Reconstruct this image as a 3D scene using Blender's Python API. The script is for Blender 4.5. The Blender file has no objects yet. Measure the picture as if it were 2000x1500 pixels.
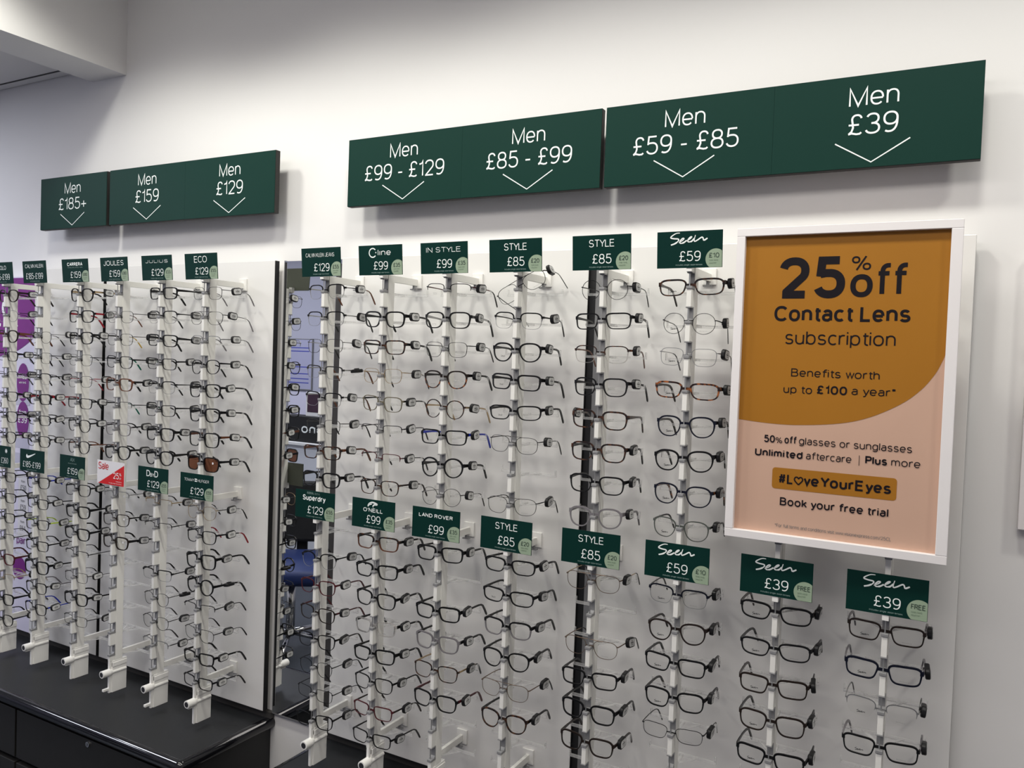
import bpy, bmesh, math, random
from mathutils import Vector, Matrix, Euler
S = bpy.context.scene
COL = S.collection
PI = math.pi
rnd = random.Random(7)

# ------------------------------------------------------------------ camera, world, lights, exposure
# wall runs along x, y points into the wall, z up; panel fronts are the plane y = 0
F, YAW, PIT, ROL, PX, PY = 1579.356, .5030046, -.0296571, .0363153, 1003.818, 748.812
cyw, syw, cpt, spt, crl, srl = math.cos(YAW), math.sin(YAW), math.cos(PIT), math.sin(PIT), math.cos(ROL), math.sin(ROL)
fwd = Vector((-syw*cpt, cyw*cpt, spt)); r0 = Vector((cyw, syw, 0)); u0 = r0.cross(fwd)
rt = crl*r0 + srl*u0; up = -srl*r0 + crl*u0
cam = bpy.data.objects.new('camera', bpy.data.cameras.new('camera')); COL.objects.link(cam)
cam.matrix_world = Matrix(((rt.x, up.x, -fwd.x, 0), (rt.y, up.y, -fwd.y, -1.85), (rt.z, up.z, -fwd.z, 1.65), (0, 0, 0, 1)))
cam.data.sensor_width = 36; cam.data.lens = F/2000*36
cam.data.shift_x = -(PX-1000)/2000; cam.data.shift_y = (PY-750)/2000
cam.data.clip_start = .02
S.camera = cam
W = bpy.data.worlds.new('World'); S.world = W; W.use_nodes = True
W.node_tree.nodes['Background'].inputs[0].default_value = (.9, .93, 1, 1)
W.node_tree.nodes['Background'].inputs[1].default_value = .15
def spot(x, y, z, power, col, ang=125, blend=.35, size=.06):
    l = bpy.data.lights.new('downlight', 'SPOT'); l.energy = power; l.color = col
    l.spot_size = math.radians(ang); l.spot_blend = blend; l.shadow_soft_size = size
    o = bpy.data.objects.new('downlight', l); COL.objects.link(o); o.location = (x, y, z); return o
def area(x, y, z, sx, sy, power, col, rot=(0, 0, 0)):
    l = bpy.data.lights.new('ceiling_panel', 'AREA'); l.shape = 'RECTANGLE'; l.size = sx; l.size_y = sy
    l.energy = power; l.color = col
    o = bpy.data.objects.new('ceiling_panel', l); COL.objects.link(o); o.location = (x, y, z); o.rotation_euler = rot; return o
WARM = (1, .985, .90)
for x, p in ((-2.38, 38), (-1.62, 38), (-.85, 33), (-.05, 28), (.8, 30)):
    spot(x, -.78, 3.0, p, WARM, 137, .38, .10)
area(-.7, -2.2, 3.02, 3.2, 1.0, 52, (1, .94, .89))
area(-4.0, -1.1, 2.65, .6, .6, 25, (.86, .89, 1))
area(-5.2, -2.3, 2.65, 1.2, .6, 40, (.86, .89, 1))
S.view_settings.view_transform = 'Standard'; S.view_settings.look = 'None'
S.view_settings.exposure = 0; S.view_settings.gamma = 1; S.view_settings.use_curve_mapping = False
S.cycles.transparent_max_bounces = 24; S.cycles.max_bounces = 10; S.cycles.caustics_reflective = False; S.cycles.caustics_refractive = False

# ------------------------------------------------------------------ materials
def lin(r, g, b):
    f = lambda c: (c/255/12.92) if c/255 <= .04045 else ((c/255+.055)/1.055)**2.4
    return (f(r), f(g), f(b), 1)
MATS = {}
def mat(name, col, rough=.5, metal=0, spec=.5, noise=0, scale=20, coat=0, bump=0):
    m = bpy.data.materials.new(name); m.use_nodes = True; nt = m.node_tree; b = nt.nodes['Principled BSDF']
    c = tuple(col)[:3] + (1,)
    b.inputs['Base Color'].default_value = c; b.inputs['Roughness'].default_value = rough
    b.inputs['Metallic'].default_value = metal; b.inputs['Specular IOR Level'].default_value = spec
    b.inputs['Coat Weight'].default_value = coat
    if noise or bump:
        tc = nt.nodes.new('ShaderNodeTexCoord'); n = nt.nodes.new('ShaderNodeTexNoise'); n.inputs['Scale'].default_value = scale
        nt.links.new(tc.outputs['Object'], n.inputs['Vector'])
        if noise:
            mx = nt.nodes.new('ShaderNodeMix'); mx.data_type = 'RGBA'
            mx.inputs['A'].default_value = tuple(v*(1-noise) for v in c[:3]) + (1,); mx.inputs['B'].default_value = tuple(min(1, v*(1+noise)) for v in c[:3]) + (1,)
            nt.links.new(n.outputs['Fac'], mx.inputs['Factor']); nt.links.new(mx.outputs['Result'], b.inputs['Base Color'])
        if bump:
            bp = nt.nodes.new('ShaderNodeBump'); bp.inputs['Strength'].default_value = bump; bp.inputs['Distance'].default_value = .002
            nt.links.new(n.outputs['Fac'], bp.inputs['Height']); nt.links.new(bp.outputs['Normal'], b.inputs['Normal'])
    MATS[name] = m; return m
def tortoise(name, c1, c2, scale=130, lo=.42, hi=.58):
    m = mat(name, c1, .25); nt = m.node_tree; b = nt.nodes['Principled BSDF']
    tc = nt.nodes.new('ShaderNodeTexCoord'); n = nt.nodes.new('ShaderNodeTexNoise'); n.inputs['Scale'].default_value = scale; n.inputs['Detail'].default_value = 1
    r = nt.nodes.new('ShaderNodeValToRGB'); r.color_ramp.elements[0].position = lo; r.color_ramp.elements[1].position = hi
    r.color_ramp.elements[0].color = tuple(c1)[:3]+(1,); r.color_ramp.elements[1].color = tuple(c2)[:3]+(1,)
    nt.links.new(tc.outputs['Object'], n.inputs['Vector']); nt.links.new(n.outputs['Fac'], r.inputs['Fac']); nt.links.new(r.outputs['Color'], b.inputs['Base Color'])
    return m
def clear(name, tint, gloss, rough=.03, body=None, bodyfac=0.):
    m = bpy.data.materials.new(name); m.use_nodes = True; nt = m.node_tree; nt.nodes.clear()
    out = nt.nodes.new('ShaderNodeOutputMaterial'); t = nt.nodes.new('ShaderNodeBsdfTransparent'); t.inputs[0].default_value = tuple(tint)+(1,)
    g = nt.nodes.new('ShaderNodeBsdfGlossy'); g.inputs['Roughness'].default_value = rough
    lw = nt.nodes.new('ShaderNodeLayerWeight'); lw.inputs['Blend'].default_value = gloss
    mx = nt.nodes.new('ShaderNodeMixShader')
    nt.links.new(lw.outputs['Fresnel'], mx.inputs[0]); nt.links.new(t.outputs[0], mx.inputs[1]); nt.links.new(g.outputs[0], mx.inputs[2])
    last = mx
    if body:
        d = nt.nodes.new('ShaderNodeBsdfDiffuse'); d.inputs[0].default_value = tuple(body)+(1,)
        m2 = nt.nodes.new('ShaderNodeMixShader'); m2.inputs[0].default_value = bodyfac
        nt.links.new(mx.outputs[0], m2.inputs[1]); nt.links.new(d.outputs[0], m2.inputs[2]); last = m2
    nt.links.new(last.outputs[0], out.inputs[0]); MATS[name] = m; return m
mat('wall_paint', (.80, .79, .78), .75, noise=.02, scale=3, bump=.05)
mat('ceiling_paint', (.72, .71, .70), .85)
mat('tile_grid', (.05, .05, .05), .8)
mat('lavender_wall', (.36, .36, .43), .8)
mat('floor_vinyl', (.035, .042, .055), .35, noise=.3, scale=6)
mat('panel_white', (.80, .79, .77), .28, noise=.015, scale=4)
mat('edge_black', (.01, .01, .011), .5)
mat('channel_dark', (.045, .042, .040), .45)
mat('aluminium', (.28, .28, .28), .45, .5)
mat('sign_green', lin(20, 53, 46), .5, spec=.08, noise=.04, scale=2)
mat('sign_body', (.018, .016, .015), .6)
mat('card_green', lin(10, 46, 41), .45, spec=.10)
mat('card_back', lin(96, 100, 88), .6)
mat('voucher_green', lin(146, 164, 140), .5)
mat('print_white', (.86, .9, .88), .6)
mat('print_dim', (.25, .36, .33), .6)
mat('print_dark', (.012, .014, .014), .6)
mat('print_grey', (.16, .16, .16), .6)
mat('print_voucher', lin(40, 60, 50), .6)
mat('print_voucher_dim', lin(112, 132, 112), .6)
mat('card_white', (.78, .76, .78), .5)
mat('sale_red', lin(205, 20, 24), .45)
mat('poster_ochre', lin(160, 107, 33), .35, spec=.25, noise=.06, scale=6, bump=.15)
mat('poster_beige', lin(198, 163, 143), .35, spec=.25, noise=.04, scale=6, bump=.15)
mat('poster_ink', (.010, .008, .011), .5, spec=.12)
mat('frame_white', (.80, .77, .77), .4)
mat('rod_white', (.80, .79, .75), .35)
mat('liner_grey', (.235, .235, .24), .45)
mat('steel', (.42, .42, .42), .35, .8)
mat('lock_white', (.84, .83, .80), .3)
mat('lock_hole', (.02, .02, .025), .5)
mat('worktop_black', (.017, .018, .020), .45, spec=.3, noise=.1, scale=60)
mat('edge_gloss', (.006, .006, .008), .07, coat=.4)
mat('cabinet_black', (.012, .011, .010), .5, noise=.2, scale=30)
mat('chrome', (.6, .6, .6), .15, 1)
mat('mirror_silver', (.86, .87, .87), .0, 1)
mat('purple_print', lin(122, 34, 128), .4)
mat('poster_lavender', lin(226, 222, 240), .4)
mat('poster_shade', lin(196, 194, 212), .4)
mat('tag_black', (.010, .010, .011), .4, spec=.3)
mat('sticker', (.60, .60, .59), .5)
mat('sticker_ink', (.12, .12, .12), .6)
mat('chair_blue', lin(30, 46, 96), .5)
mat('black_fabric', (.008, .008, .009), .8)
mat('desk_white', (.62, .64, .70), .5)
mat('notice_paper', (.33, .33, .46), .5)
mat('notice_blue', (.03, .04, .30), .5)
mat('photo_dark', (.05, .02, .04), .4, noise=.6, scale=9)
mat('white_plastic', (.75, .75, .75), .4)
clear('lens_clear', (.97, .97, .965), .06)
clear('lens_brown', (.30, .13, .08), .08)
clear('acrylic', (.96, .96, .955), .08, .08, (.9, .9, .9), .22)
FR = dict(k=('black', (.005, .005, .0055)), d=('dark brown', (.016, .010, .0075)), n=('navy', (.005, .0065, .016)), y=('smoky grey', (.17, .16, .17)),
          e=('grey-green', (.075, .085, .075)), u=('burgundy', (.070, .010, .014)), l=('olive grey', (.14, .125, .085)), b=('blue', (.02, .04, .42)),
          R=('red', (.26, .008, .018)), G=('green', (.0, .13, .08)), Y=('yellow', (.55, .36, .05)), L=('lime', (.40, .55, .05)), D=('warm brown', (.12, .042, .020)))
for c, (n, v) in FR.items(): mat('frame_'+n.replace(' ', '_'), v, .3, spec=.28); MATS[c] = MATS['frame_'+n.replace(' ', '_')]
for c, n, v, rg in (('g', 'gunmetal', (.07, .068, .066), .35), ('s', 'silver', (.34, .34, .34), .3), ('o', 'gold', (.45, .33, .19), .3), ('w', 'bronze', (.20, .14, .10), .35)):
    FR[c] = (n, v); MATS[c] = mat('metal_'+n, v, rg, .75)
FR['t'] = ('dark tortoiseshell', 0); MATS['t'] = tortoise('tortoise_dark', (.010, .006, .005), (.10, .035, .012), 110, .45, .72)
FR['a'] = ('amber tortoiseshell', 0); MATS['a'] = tortoise('tortoise_amber', (.016, .006, .004), (.33, .095, .02), 120, .47, .66)
FR['c'] = ('clear', 0); MATS['c'] = clear('frame_crystal', (.88, .87, .86), .25, .05, (.8, .78, .76), .12)

# ------------------------------------------------------------------ mesh helpers
class MB:
    def __init__(s): s.v = []; s.f = []; s.m = []
    def add(s, vs, fs, m=0):
        k = len(s.v); s.v += [tuple(p) for p in vs]; s.f += [tuple(i+k for i in q) for q in fs]; s.m += [m]*len(fs)
    def box(s, x0, x1, y0, y1, z0, z1, m=0, bev=0):
        if bev:
            bm = bmesh.new(); bmesh.ops.create_cube(bm, size=1)
            for v in bm.verts: v.co = Vector(((x0+x1)/2+v.co.x*(x1-x0), (y0+y1)/2+v.co.y*(y1-y0), (z0+z1)/2+v.co.z*(z1-z0)))
            bmesh.ops.bevel(bm, geom=bm.edges[:], offset=bev, segments=2, profile=.5, affect='EDGES')
            bm.verts.index_update(); s.add([v.co[:] for v in bm.verts], [[v.index for v in f.verts] for f in bm.faces], m); bm.free(); return
        s.add([(x0, y0, z0), (x1, y0, z0), (x1, y1, z0), (x0, y1, z0), (x0, y0, z1), (x1, y0, z1), (x1, y1, z1), (x0, y1, z1)],
              [(0, 3, 2, 1), (4, 5, 6, 7), (0, 1, 5, 4), (1, 2, 6, 5), (2, 3, 7, 6), (3, 0, 4, 7)], m)
    def tube(s, pts, r, n=8, m=0, cap=True):
        pts = [Vector(p) for p in pts]; N = len(pts); rings = []
        for i, p in enumerate(pts):
            t = (pts[min(i+1, N-1)]-pts[max(i-1, 0)]).normalized()
            a = Vector((0, 0, 1)) if abs(t.z) < .9 else Vector((1, 0, 0))
            e1 = t.cross(a).normalized(); e2 = e1.cross(t)
            rr = r[i] if isinstance(r, (list, tuple)) else r
            rings.append([p+(e1*math.cos(2*PI*j/n)+e2*math.sin(2*PI*j/n))*rr for j in range(n)])
        fs = [(i*n+j, i*n+(j+1) % n, (i+1)*n+(j+1) % n, (i+1)*n+j) for i in range(N-1) for j in range(n)]
        if cap: fs += [tuple(reversed(range(n))), tuple(range((N-1)*n, N*n))]
        s.add([p for q in rings for p in q], fs, m)
    def prism_y(s, poly, y0, y1, m=0, mside=None):      # polygon in (x, z), extruded along y
        n = len(poly)
        s.add([(x, y0, z) for x, z in poly] + [(x, y1, z) for x, z in poly], [tuple(range(n)), tuple(reversed(range(n, 2*n)))], m)
        k = len(s.v)-2*n; s.f += [(k+(i+1) % n, k+i, k+n+i, k+n+(i+1) % n) for i in range(n)]; s.m += [m if mside is None else mside]*n
    def poly(s, pts, m=0): s.add(pts, [tuple(range(len(pts)))], m)
    def mesh(s, name, mats, smooth=False):
        me = bpy.data.meshes.new(name); me.from_pydata(s.v, [], s.f)
        for a in mats: me.materials.append(MATS[a] if isinstance(a, str) else a)
        me.polygons.foreach_set('material_index', s.m)
        if smooth: me.polygons.foreach_set('use_smooth', [True]*len(s.f))
        me.update(); return me
def link(name, data, parent=None, loc=None, rot=None):
    o = bpy.data.objects.new(name, data); COL.objects.link(o)
    if parent: o.parent = parent
    if loc: o.location = loc
    if rot: o.rotation_euler = rot
    return o
def tag(o, label, cat, group=None):
    o['label'] = label; o['category'] = cat
    if group: o['group'] = group
    return o
def struct(name, mb, mats):
    o = link(name, mb.mesh(name, mats)); o['kind'] = 'structure'; return o
def empty(name, loc, label, cat, group=None, rot=None):
    return tag(link(name, None, None, loc, rot), label, cat, group)
def part(name, mb, mats, parent, smooth=False, loc=None): return link(name, mb.mesh(name, mats, smooth), parent, loc)

# ------------------------------------------------------------------ lettering
INTER = None
GL = {}
def glyphs(body, off=0, shear=0, sp=1):
    key = (body, off, shear, sp)
    if key not in GL:
        c = bpy.data.curves.new('txt', 'FONT'); c.body = body; c.offset = off; c.shear = shear; c.space_character = sp; c.resolution_u = 3
        if INTER: c.font = INTER
        o = bpy.data.objects.new('txt', c); COL.objects.link(o); bpy.context.view_layer.update()
        me = o.evaluated_get(bpy.context.evaluated_depsgraph_get()).to_mesh()
        vs = [v.co[:2] for v in me.vertices]; fs = [tuple(p.vertices) for p in me.polygons]
        o.to_mesh_clear(); bpy.data.objects.remove(o); bpy.data.curves.remove(c)
        GL[key] = (vs, fs)
    return GL[key]
def caph(off): return max(v[1] for v in glyphs('H', off)[0]) - min(v[1] for v in glyphs('H', off)[0])
def text_face(mb, body, x0, x1, zb, cap, y, m=0, off=0, shear=0, sp=1, slope=0):
    vs, fs = glyphs(body, off, shear, sp)
    a = min(v[0] for v in vs); b = max(v[0] for v in vs); sx = (x1-x0)/(b-a); sz = cap/caph(off); zo = -min(v[1] for v in glyphs('H', off)[0])
    mb.add([(x0+(v[0]-a)*sx, y, zb+(v[1]+zo)*sz+slope*(v[0]-a)*sx) for v in vs], fs, m)
# single-line lettering: every glyph is a set of pen strokes (cap height 1), drawn with an even pen width
SQ = 2.25
def arc(cx, cz, rx, rz, a0, a1, n=0):
    n = n or max(4, int(abs(a1-a0)/11)); o = []
    for k in range(n+1):
        a = math.radians(a0+(a1-a0)*k/n); c, q = math.cos(a), math.sin(a)
        o.append((cx+rx*math.copysign(abs(c)**(2/SQ), c), cz+rz*math.copysign(abs(q)**(2/SQ), q)))
    return o
X = .73; H = X/2
PEN = {
'A': [[(0, 0), (.34, 1), (.68, 0)], [(.11, .33), (.57, .33)]], 'B': [[(.30, .53), (0, .53), (0, 1), (.30, 1)]+arc(.30, .765, .23, .235, 90, -90), [(0, .53), (.32, .53)]+arc(.32, .265, .27, .265, 90, -90)+[(0, 0), (0, .53)]],
'C': [arc(.36, .5, .36, .5, 42, 318)], 'D': [[(0, 0), (0, 1), (.26, 1)]+arc(.26, .5, .40, .5, 90, -90)+[(0, 0)]], 'E': [[(.53, 1), (0, 1), (0, 0), (.55, 0)], [(0, .53), (.49, .53)]],
'F': [[(.52, 1), (0, 1), (0, 0)], [(0, .52), (.46, .52)]], 'G': [arc(.37, .5, .37, .5, 42, 345), [(.42, .47), (.74, .47), (.74, 0)]], 'H': [[(0, 0), (0, 1)], [(.6, 0), (.6, 1)], [(0, .52), (.6, .52)]], 'I': [[(0, 0), (0, 1)]],
'J': [[(.42, 1), (.42, .24)]+arc(.21, .24, .21, .24, 0, -178)], 'K': [[(0, 0), (0, 1)], [(.56, 1), (0, .36)], [(.20, .59), (.60, 0)]], 'L': [[(0, 1), (0, 0), (.48, 0)]], 'M': [[(0, 0), (0, 1), (.37, 0), (.74, 1), (.74, 0)]],
'N': [[(0, 0), (0, 1), (.6, 0), (.6, 1)]], 'O': [arc(.38, .5, .38, .5, 0, 360)], 'P': [[(0, 0), (0, 1), (.30, 1)]+arc(.30, .74, .26, .26, 90, -90)+[(0, .48)]], 'R': [[(0, 0), (0, 1), (.32, 1)]+arc(.32, .75, .25, .25, 90, -90)+[(0, .5)], [(.36, .5), (.58, 0)]],
'S': [arc(.29, .745, .26, .255, 18, 270)+arc(.29, .25, .29, .25, 90, -165)], 'T': [[(0, 1), (.6, 1)], [(.3, 1), (.3, 0)]], 'U': [[(0, 1), (0, .28)]+arc(.3, .28, .3, .28, 180, 360)+[(.6, 1)]], 'V': [[(0, 1), (.32, 0), (.64, 1)]],
'W': [[(0, 1), (.24, 0), (.46, 1), (.68, 0), (.92, 1)]], 'X': [[(0, 0), (.6, 1)], [(0, 1), (.6, 0)]], 'Y': [[(0, 1), (.32, .45), (.64, 1)], [(.32, .45), (.32, 0)]], 'Z': [[(0, 1), (.56, 1), (0, 0), (.58, 0)]],
'0': [arc(.28, .5, .28, .5, 0, 360)], '1': [[(.0, .80), (.12, .82), (.21, .88), (.25, 1), (.25, 0)]], '2': [arc(.28, .715, .27, .285, 168, -40)+[(.075, .05)], [(0, 0), (.56, 0)]], '3': [arc(.27, .755, .24, .245, 160, -90)[:-1]+[(.22, .51)], [(.22, .51)]+arc(.27, .255, .28, .255, 90, -162)],
'4': [[(.43, 0), (.43, 1), (0, .30), (.58, .30)]], '5': [[(.50, 1), (.09, 1), (.055, .53)], [(.055, .60), (.19, .628)]+arc(.27, .315, .28, .315, 84, -158)], '6': [arc(.28, .31, .27, .31, 0, 360), arc(.33, .45, .32, .55, 62, 180)+[(.01, .31)]], '7': [[(0, 1), (.55, 1), (.30, .5), (.20, 0)]],
'8': [arc(.28, .765, .23, .235, 0, 360), arc(.28, .265, .28, .265, 0, 360)], '9': [arc(.28, .69, .27, .31, 0, 360), arc(.23, .55, .32, .55, -118, 0)+[(.55, .69)]],
'\u00a3': [arc(.34, .765, .20, .235, 12, 180)+[(.17, .55), (.19, .34), (.13, .14), (.01, .02)], [(.0, .015), (.14, .06), (.34, .0), (.48, .01), (.55, .08)], [(0, .49), (.44, .49)]],
'-': [[(0, .37), (.30, .37)]], '+': [[(0, .36), (.56, .36)], [(.28, .08), (.28, .64)]], '%': [arc(.16, .77, .15, .22, 0, 360), arc(.66, .23, .15, .22, 0, 360), [(.20, -.05), (.62, 1.05)]], '|': [[(0, -.12), (0, 1.0)]],
'#': [[(.12, 0), (.26, 1)], [(.38, 0), (.52, 1)], [(.02, .66), (.62, .66)], [(0, .32), (.60, .32)]], '*': [[(.0, .72), (.26, .92)], [(0, .92), (.26, .72)], [(.13, .68), (.13, .98)]], '.': [[(0, 0), (0, .1)]], '/': [[(0, -.05), (.36, 1.05)]], "'": [[(0, .72), (0, 1)]], '(': [[(.1, 1.05), (0, .5), (.1, -.1)]], ')': [[(0, 1.05), (.1, .5), (0, -.1)]],
'a': [arc(.24, .50, .20, .23, 155, 0)+[(.44, 0)], [(.44, .42), (.22, .42)]+arc(.21, .21, .21, .21, 90, 270)+[(.28, 0), (.44, .13)]], 'b': [[(0, 0), (0, 1)], arc(.25, H, .25, H, 0, 360)], 'c': [arc(.25, H, .25, H, 48, 312)], 'd': [[(.5, 0), (.5, 1)], arc(.25, H, .25, H, 0, 360)],
'e': [arc(.25, H, .25, H, 0, 318), [(.0, H-.02), (.5, H-.02)]], 'f': [[(.40, 1)]+arc(.34, .78, .20, .22, 90, 180)+[(.14, 0)], [(0, .72), (.37, .72)]], 'g': [arc(.25, H, .25, H, 0, 360), [(.5, X), (.5, -.02)]+arc(.25, -.02, .25, .22, 0, -155)], 'h': [[(0, 0), (0, 1)], [(0, .42)]+arc(.23, .42, .23, .31, 180, 0)+[(.46, 0)]],
'i': [[(0, 0), (0, X)], [(0, .89), (0, 1)]], '\u0131': [[(0, 0), (0, X)]], 'j': [[(.1, X), (.1, -.2), (0, -.22)]], 'k': [[(0, 0), (0, 1)], [(.42, X), (0, .28)], [(.15, .42), (.45, 0)]], 'l': [[(0, 0), (0, 1)]],
'm': [[(0, 0), (0, X)], [(0, .43)]+arc(.19, .43, .19, .30, 180, 0)+[(.38, 0)], [(.38, .43)]+arc(.57, .43, .19, .30, 180, 0)+[(.76, 0)]], 'n': [[(0, 0), (0, X)], [(0, .42)]+arc(.23, .42, .23, .31, 180, 0)+[(.46, 0)]], 'o': [arc(.26, H, .26, H, 0, 360)], 'p': [[(0, -.24), (0, X)], arc(.25, H, .25, H, 0, 360)],
'r': [[(0, 0), (0, X)], [(0, .40)]+arc(.24, .40, .24, .33, 180, 75)], 's': [arc(.215, .545, .19, .185, 25, 270)+arc(.215, .18, .215, .18, 90, -160)], 't': [[(.12, .93), (.12, .16)]+arc(.28, .16, .16, .16, 180, 275), [(0, .72), (.31, .72)]], 'u': [[(0, X), (0, .30)]+arc(.23, .30, .23, .30, 180, 360)+[(.46, X)], [(.46, .30), (.46, 0)]],
'v': [[(0, X), (.23, 0), (.46, X)]], 'w': [[(0, X), (.18, 0), (.35, X), (.52, 0), (.70, X)]], 'x': [[(0, 0), (.44, X)], [(0, X), (.44, 0)]], 'y': [[(0, X), (.24, .02)], [(.48, X), (.17, -.18), (.0, -.24)]], 'z': [[(0, X), (.4, X), (0, 0), (.42, 0)]], 'D_': []}
def pen(mb, pts, w, y, m=0):                             # mitred stroke
    pts = [p for i, p in enumerate(pts) if i == 0 or math.dist(p, pts[i-1]) > w*.02]; N = len(pts)
    if N < 2: return
    closed = N > 3 and math.dist(pts[0], pts[-1]) < 1e-6
    if closed: pts = pts[:-1]; N -= 1
    L = []; Rr = []
    for i in range(N):
        p = pts[i]; a = pts[i-1] if (i or closed) else None; b = pts[(i+1) % N] if (i < N-1 or closed) else None
        def nrm(q, r): d = math.hypot(r[0]-q[0], r[1]-q[1]) or 1; return (-(r[1]-q[1])/d, (r[0]-q[0])/d)
        if a is None or b is None: n = nrm(p, b) if a is None else nrm(a, p); k = 1
        else:
            n1, n2 = nrm(a, p), nrm(p, b); n = (n1[0]+n2[0], n1[1]+n2[1]); l = math.hypot(*n)
            if l < .2: n = n1; k = 1
            else: n = (n[0]/l, n[1]/l); k = min(2.4, 2/l)
        L.append((p[0]+n[0]*k*w/2, y, p[1]+n[1]*k*w/2)); Rr.append((p[0]-n[0]*k*w/2, y, p[1]-n[1]*k*w/2))
    mb.add(L+Rr, [(i, N+i, N+(i+1) % N, (i+1) % N) for i in range(N if closed else N-1)], m)
def text(mb, body, x0, x1, zb, cap, y, m=0, off=0, shear=0, sp=1, slope=0):
    if any(c not in PEN and c != ' ' for c in body): return text_face(mb, body, x0, x1, zb, cap, y, m, 0)
    wt = .118+2.4*off; cur = 0; runs = []; lo, hi = 1e9, -1e9
    for ch in body:
        if ch == ' ': cur += .33; continue
        ps = PEN[ch]; wd = max(p[0] for q in ps for p in q)
        runs.append((cur, ps)); lo = min(lo, cur); hi = max(hi, cur+wd); cur += wd+(.105+wt-(.05 if ch in 'frtyvwLTYAVFPk' else 0)-(.05 if ch in 'ftTYAVyvw' else 0))*sp
    flip = x1 < x0; span = abs(x1-x0); ww = wt*cap; k = max(1e-6, span-ww)/max(hi-lo, 1e-6) if hi > lo else 0; sg = -1 if flip else 1
    pw = ww*min(1, max(.62, k/cap*1.0)) if len(body) > 1 else ww  # condensed lettering keeps thinner stems
    lay = 0
    for c0, ps in runs:
        for q in ps:
            lay += 1; pen(mb, [(x0+sg*(ww/2+(c0+p[0])*k), zb+ww/2+p[1]*(cap-ww)) for p in q], pw, y-4e-5*(lay % 4), m)
def ribbon(mb, pts, w, y, m=0):                          # flat stroke along 2-D points (x, z), width per point
    N = len(pts); L = []; R = []
    for i in range(N):
        a = pts[max(i-1, 0)]; b = pts[min(i+1, N-1)]; d = math.hypot(b[0]-a[0], b[1]-a[1]) or 1
        nx, nz = -(b[1]-a[1])/d, (b[0]-a[0])/d; ww = (w[i] if isinstance(w, (list, tuple)) else w)/2
        L.append((pts[i][0]+nx*ww, y, pts[i][1]+nz*ww)); R.append((pts[i][0]-nx*ww, y, pts[i][1]-nz*ww))
    mb.add(L+R, [(i, i+1, N+i+1, N+i) for i in range(N-1)], m)
def spline(p, n=5):
    out = []
    for i in range(len(p)-1):
        a, b, c, d = p[max(i-1, 0)], p[i], p[i+1], p[min(i+2, len(p)-1)]
        for k in range(n):
            t = k/n
            out.append(tuple(.5*((2*b[j])+(-a[j]+c[j])*t+(2*a[j]-5*b[j]+4*c[j]-d[j])*t*t+(-a[j]+3*b[j]-3*c[j]+d[j])*t**3) for j in (0, 1)))
    return out+[tuple(p[-1])]
SCRIPT = [[(605, 212), (555, 206), (500, 222), (482, 240), (525, 258), (585, 275), (582, 298), (540, 316), (485, 322)],
          [(592, 318), (640, 303), (662, 286), (640, 281), (608, 305), (615, 328), (655, 330), (700, 312)],
          [(700, 322), (745, 305), (767, 288), (745, 288), (715, 312), (722, 334), (765, 336), (800, 310)],
          [(815, 278), (800, 325), (806, 346), (840, 340), (895, 320), (915, 330), (925, 358), (945, 356), (975, 346)]]
def script_word(mb, x0, x1, z0, z1, y, m=0, w=1.):       # the handwritten word, four brush strokes
    for st in SCRIPT:
        q = [((x-480)/495, 1-(yy-.175*(x-480)-205)/125) for x, yy in st]
        q = spline([(x0+(x1-x0)*a, z0+(z1-z0)*b) for a, b in q])
        n = len(q); ribbon(mb, q, [w*(x1-x0)*(.022+.022*math.sin(PI*i/(n-1))+(.02 if i > n*.8 else 0)) for i in range(n)], y, m)

# ------------------------------------------------------------------ the room
WY = .04
def shell(name, m, *b):
    q = MB(); q.box(*b); return struct(name, q, [m])
shell('wall_back', 'wall_paint', -7, 2.3, WY, WY+.1, 0, 3.15)
shell('floor', 'floor_vinyl', -7.1, 2.4, -3.6, WY, -.1, 0)
shell('wall_left', 'wall_paint', -7.1, -7, -3.5, WY, 0, 3.1)
shell('wall_right', 'wall_paint', 2.3, 2.4, -3.5, WY, 0, 3.1)
shell('wall_front', 'lavender_wall', -7, 2.3, -3.6, -3.5, 0, 3.1)
shell('ceiling', 'ceiling_paint', -2.75, 2.4, -3.5, WY, 3.05, 3.15)
q = MB(); q.box(-7, -2.86, -3.5, WY-.008, 2.668, 2.72)
for yy in (-.01, -.61, -1.21): q.box(-7, -2.875, yy-.003, yy+.003, 2.6655, 2.668, 1)
for xx in (-3.40, -4.0, -4.6): q.box(xx-.003, xx+.003, -3.5, -.01, 2.6655, 2.668, 1)
struct('ceiling_lower', q, ['ceiling_paint', 'tile_grid'])
shell('trim_1', 'wall_paint', -2.874, -2.681, -3.5, WY, 2.624, 3.08)

# ------------------------------------------------------------------ panels on the wall, channels, mirror
def panel(name, x0, x1, z0, z1, label, cat, m='panel_white', y1=.020, y0=0):
    q = MB(); q.box(x0, x1, y0, y1, z0, z1, 0, .0012)
    q.add([(x1+.0004, y0+.0015, z0), (x1+.0004, y1, z0), (x1+.0004, y1, z1), (x1+.0004, y0+.0015, z1)], [(0, 1, 2, 3)], 1)
    o = part(name, q, [m, 'edge_black'], None); tag(o, label, cat)
    s = MB(); s.box(x0+.03, x1-.03, y1, WY-.002, z0+.05, z1-.05); part('batten', s, ['channel_dark'], o)
    return o
panel('display_backdrop', -3.148, -2.729, .508, 1.931, 'narrow white display panel right of the purple poster', 'panel')
panel('display_backdrop', -2.711, -1.8835, .508, 1.931, 'white display panel with black right edge, left of mirror', 'panel')
panel('display_backdrop', -1.612, -.818, .508, 1.931, 'white display panel just right of the mirror', 'panel')
panel('display_backdrop', -.776, .017, .508, 1.931, 'white display panel behind the ochre poster', 'panel')
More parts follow.
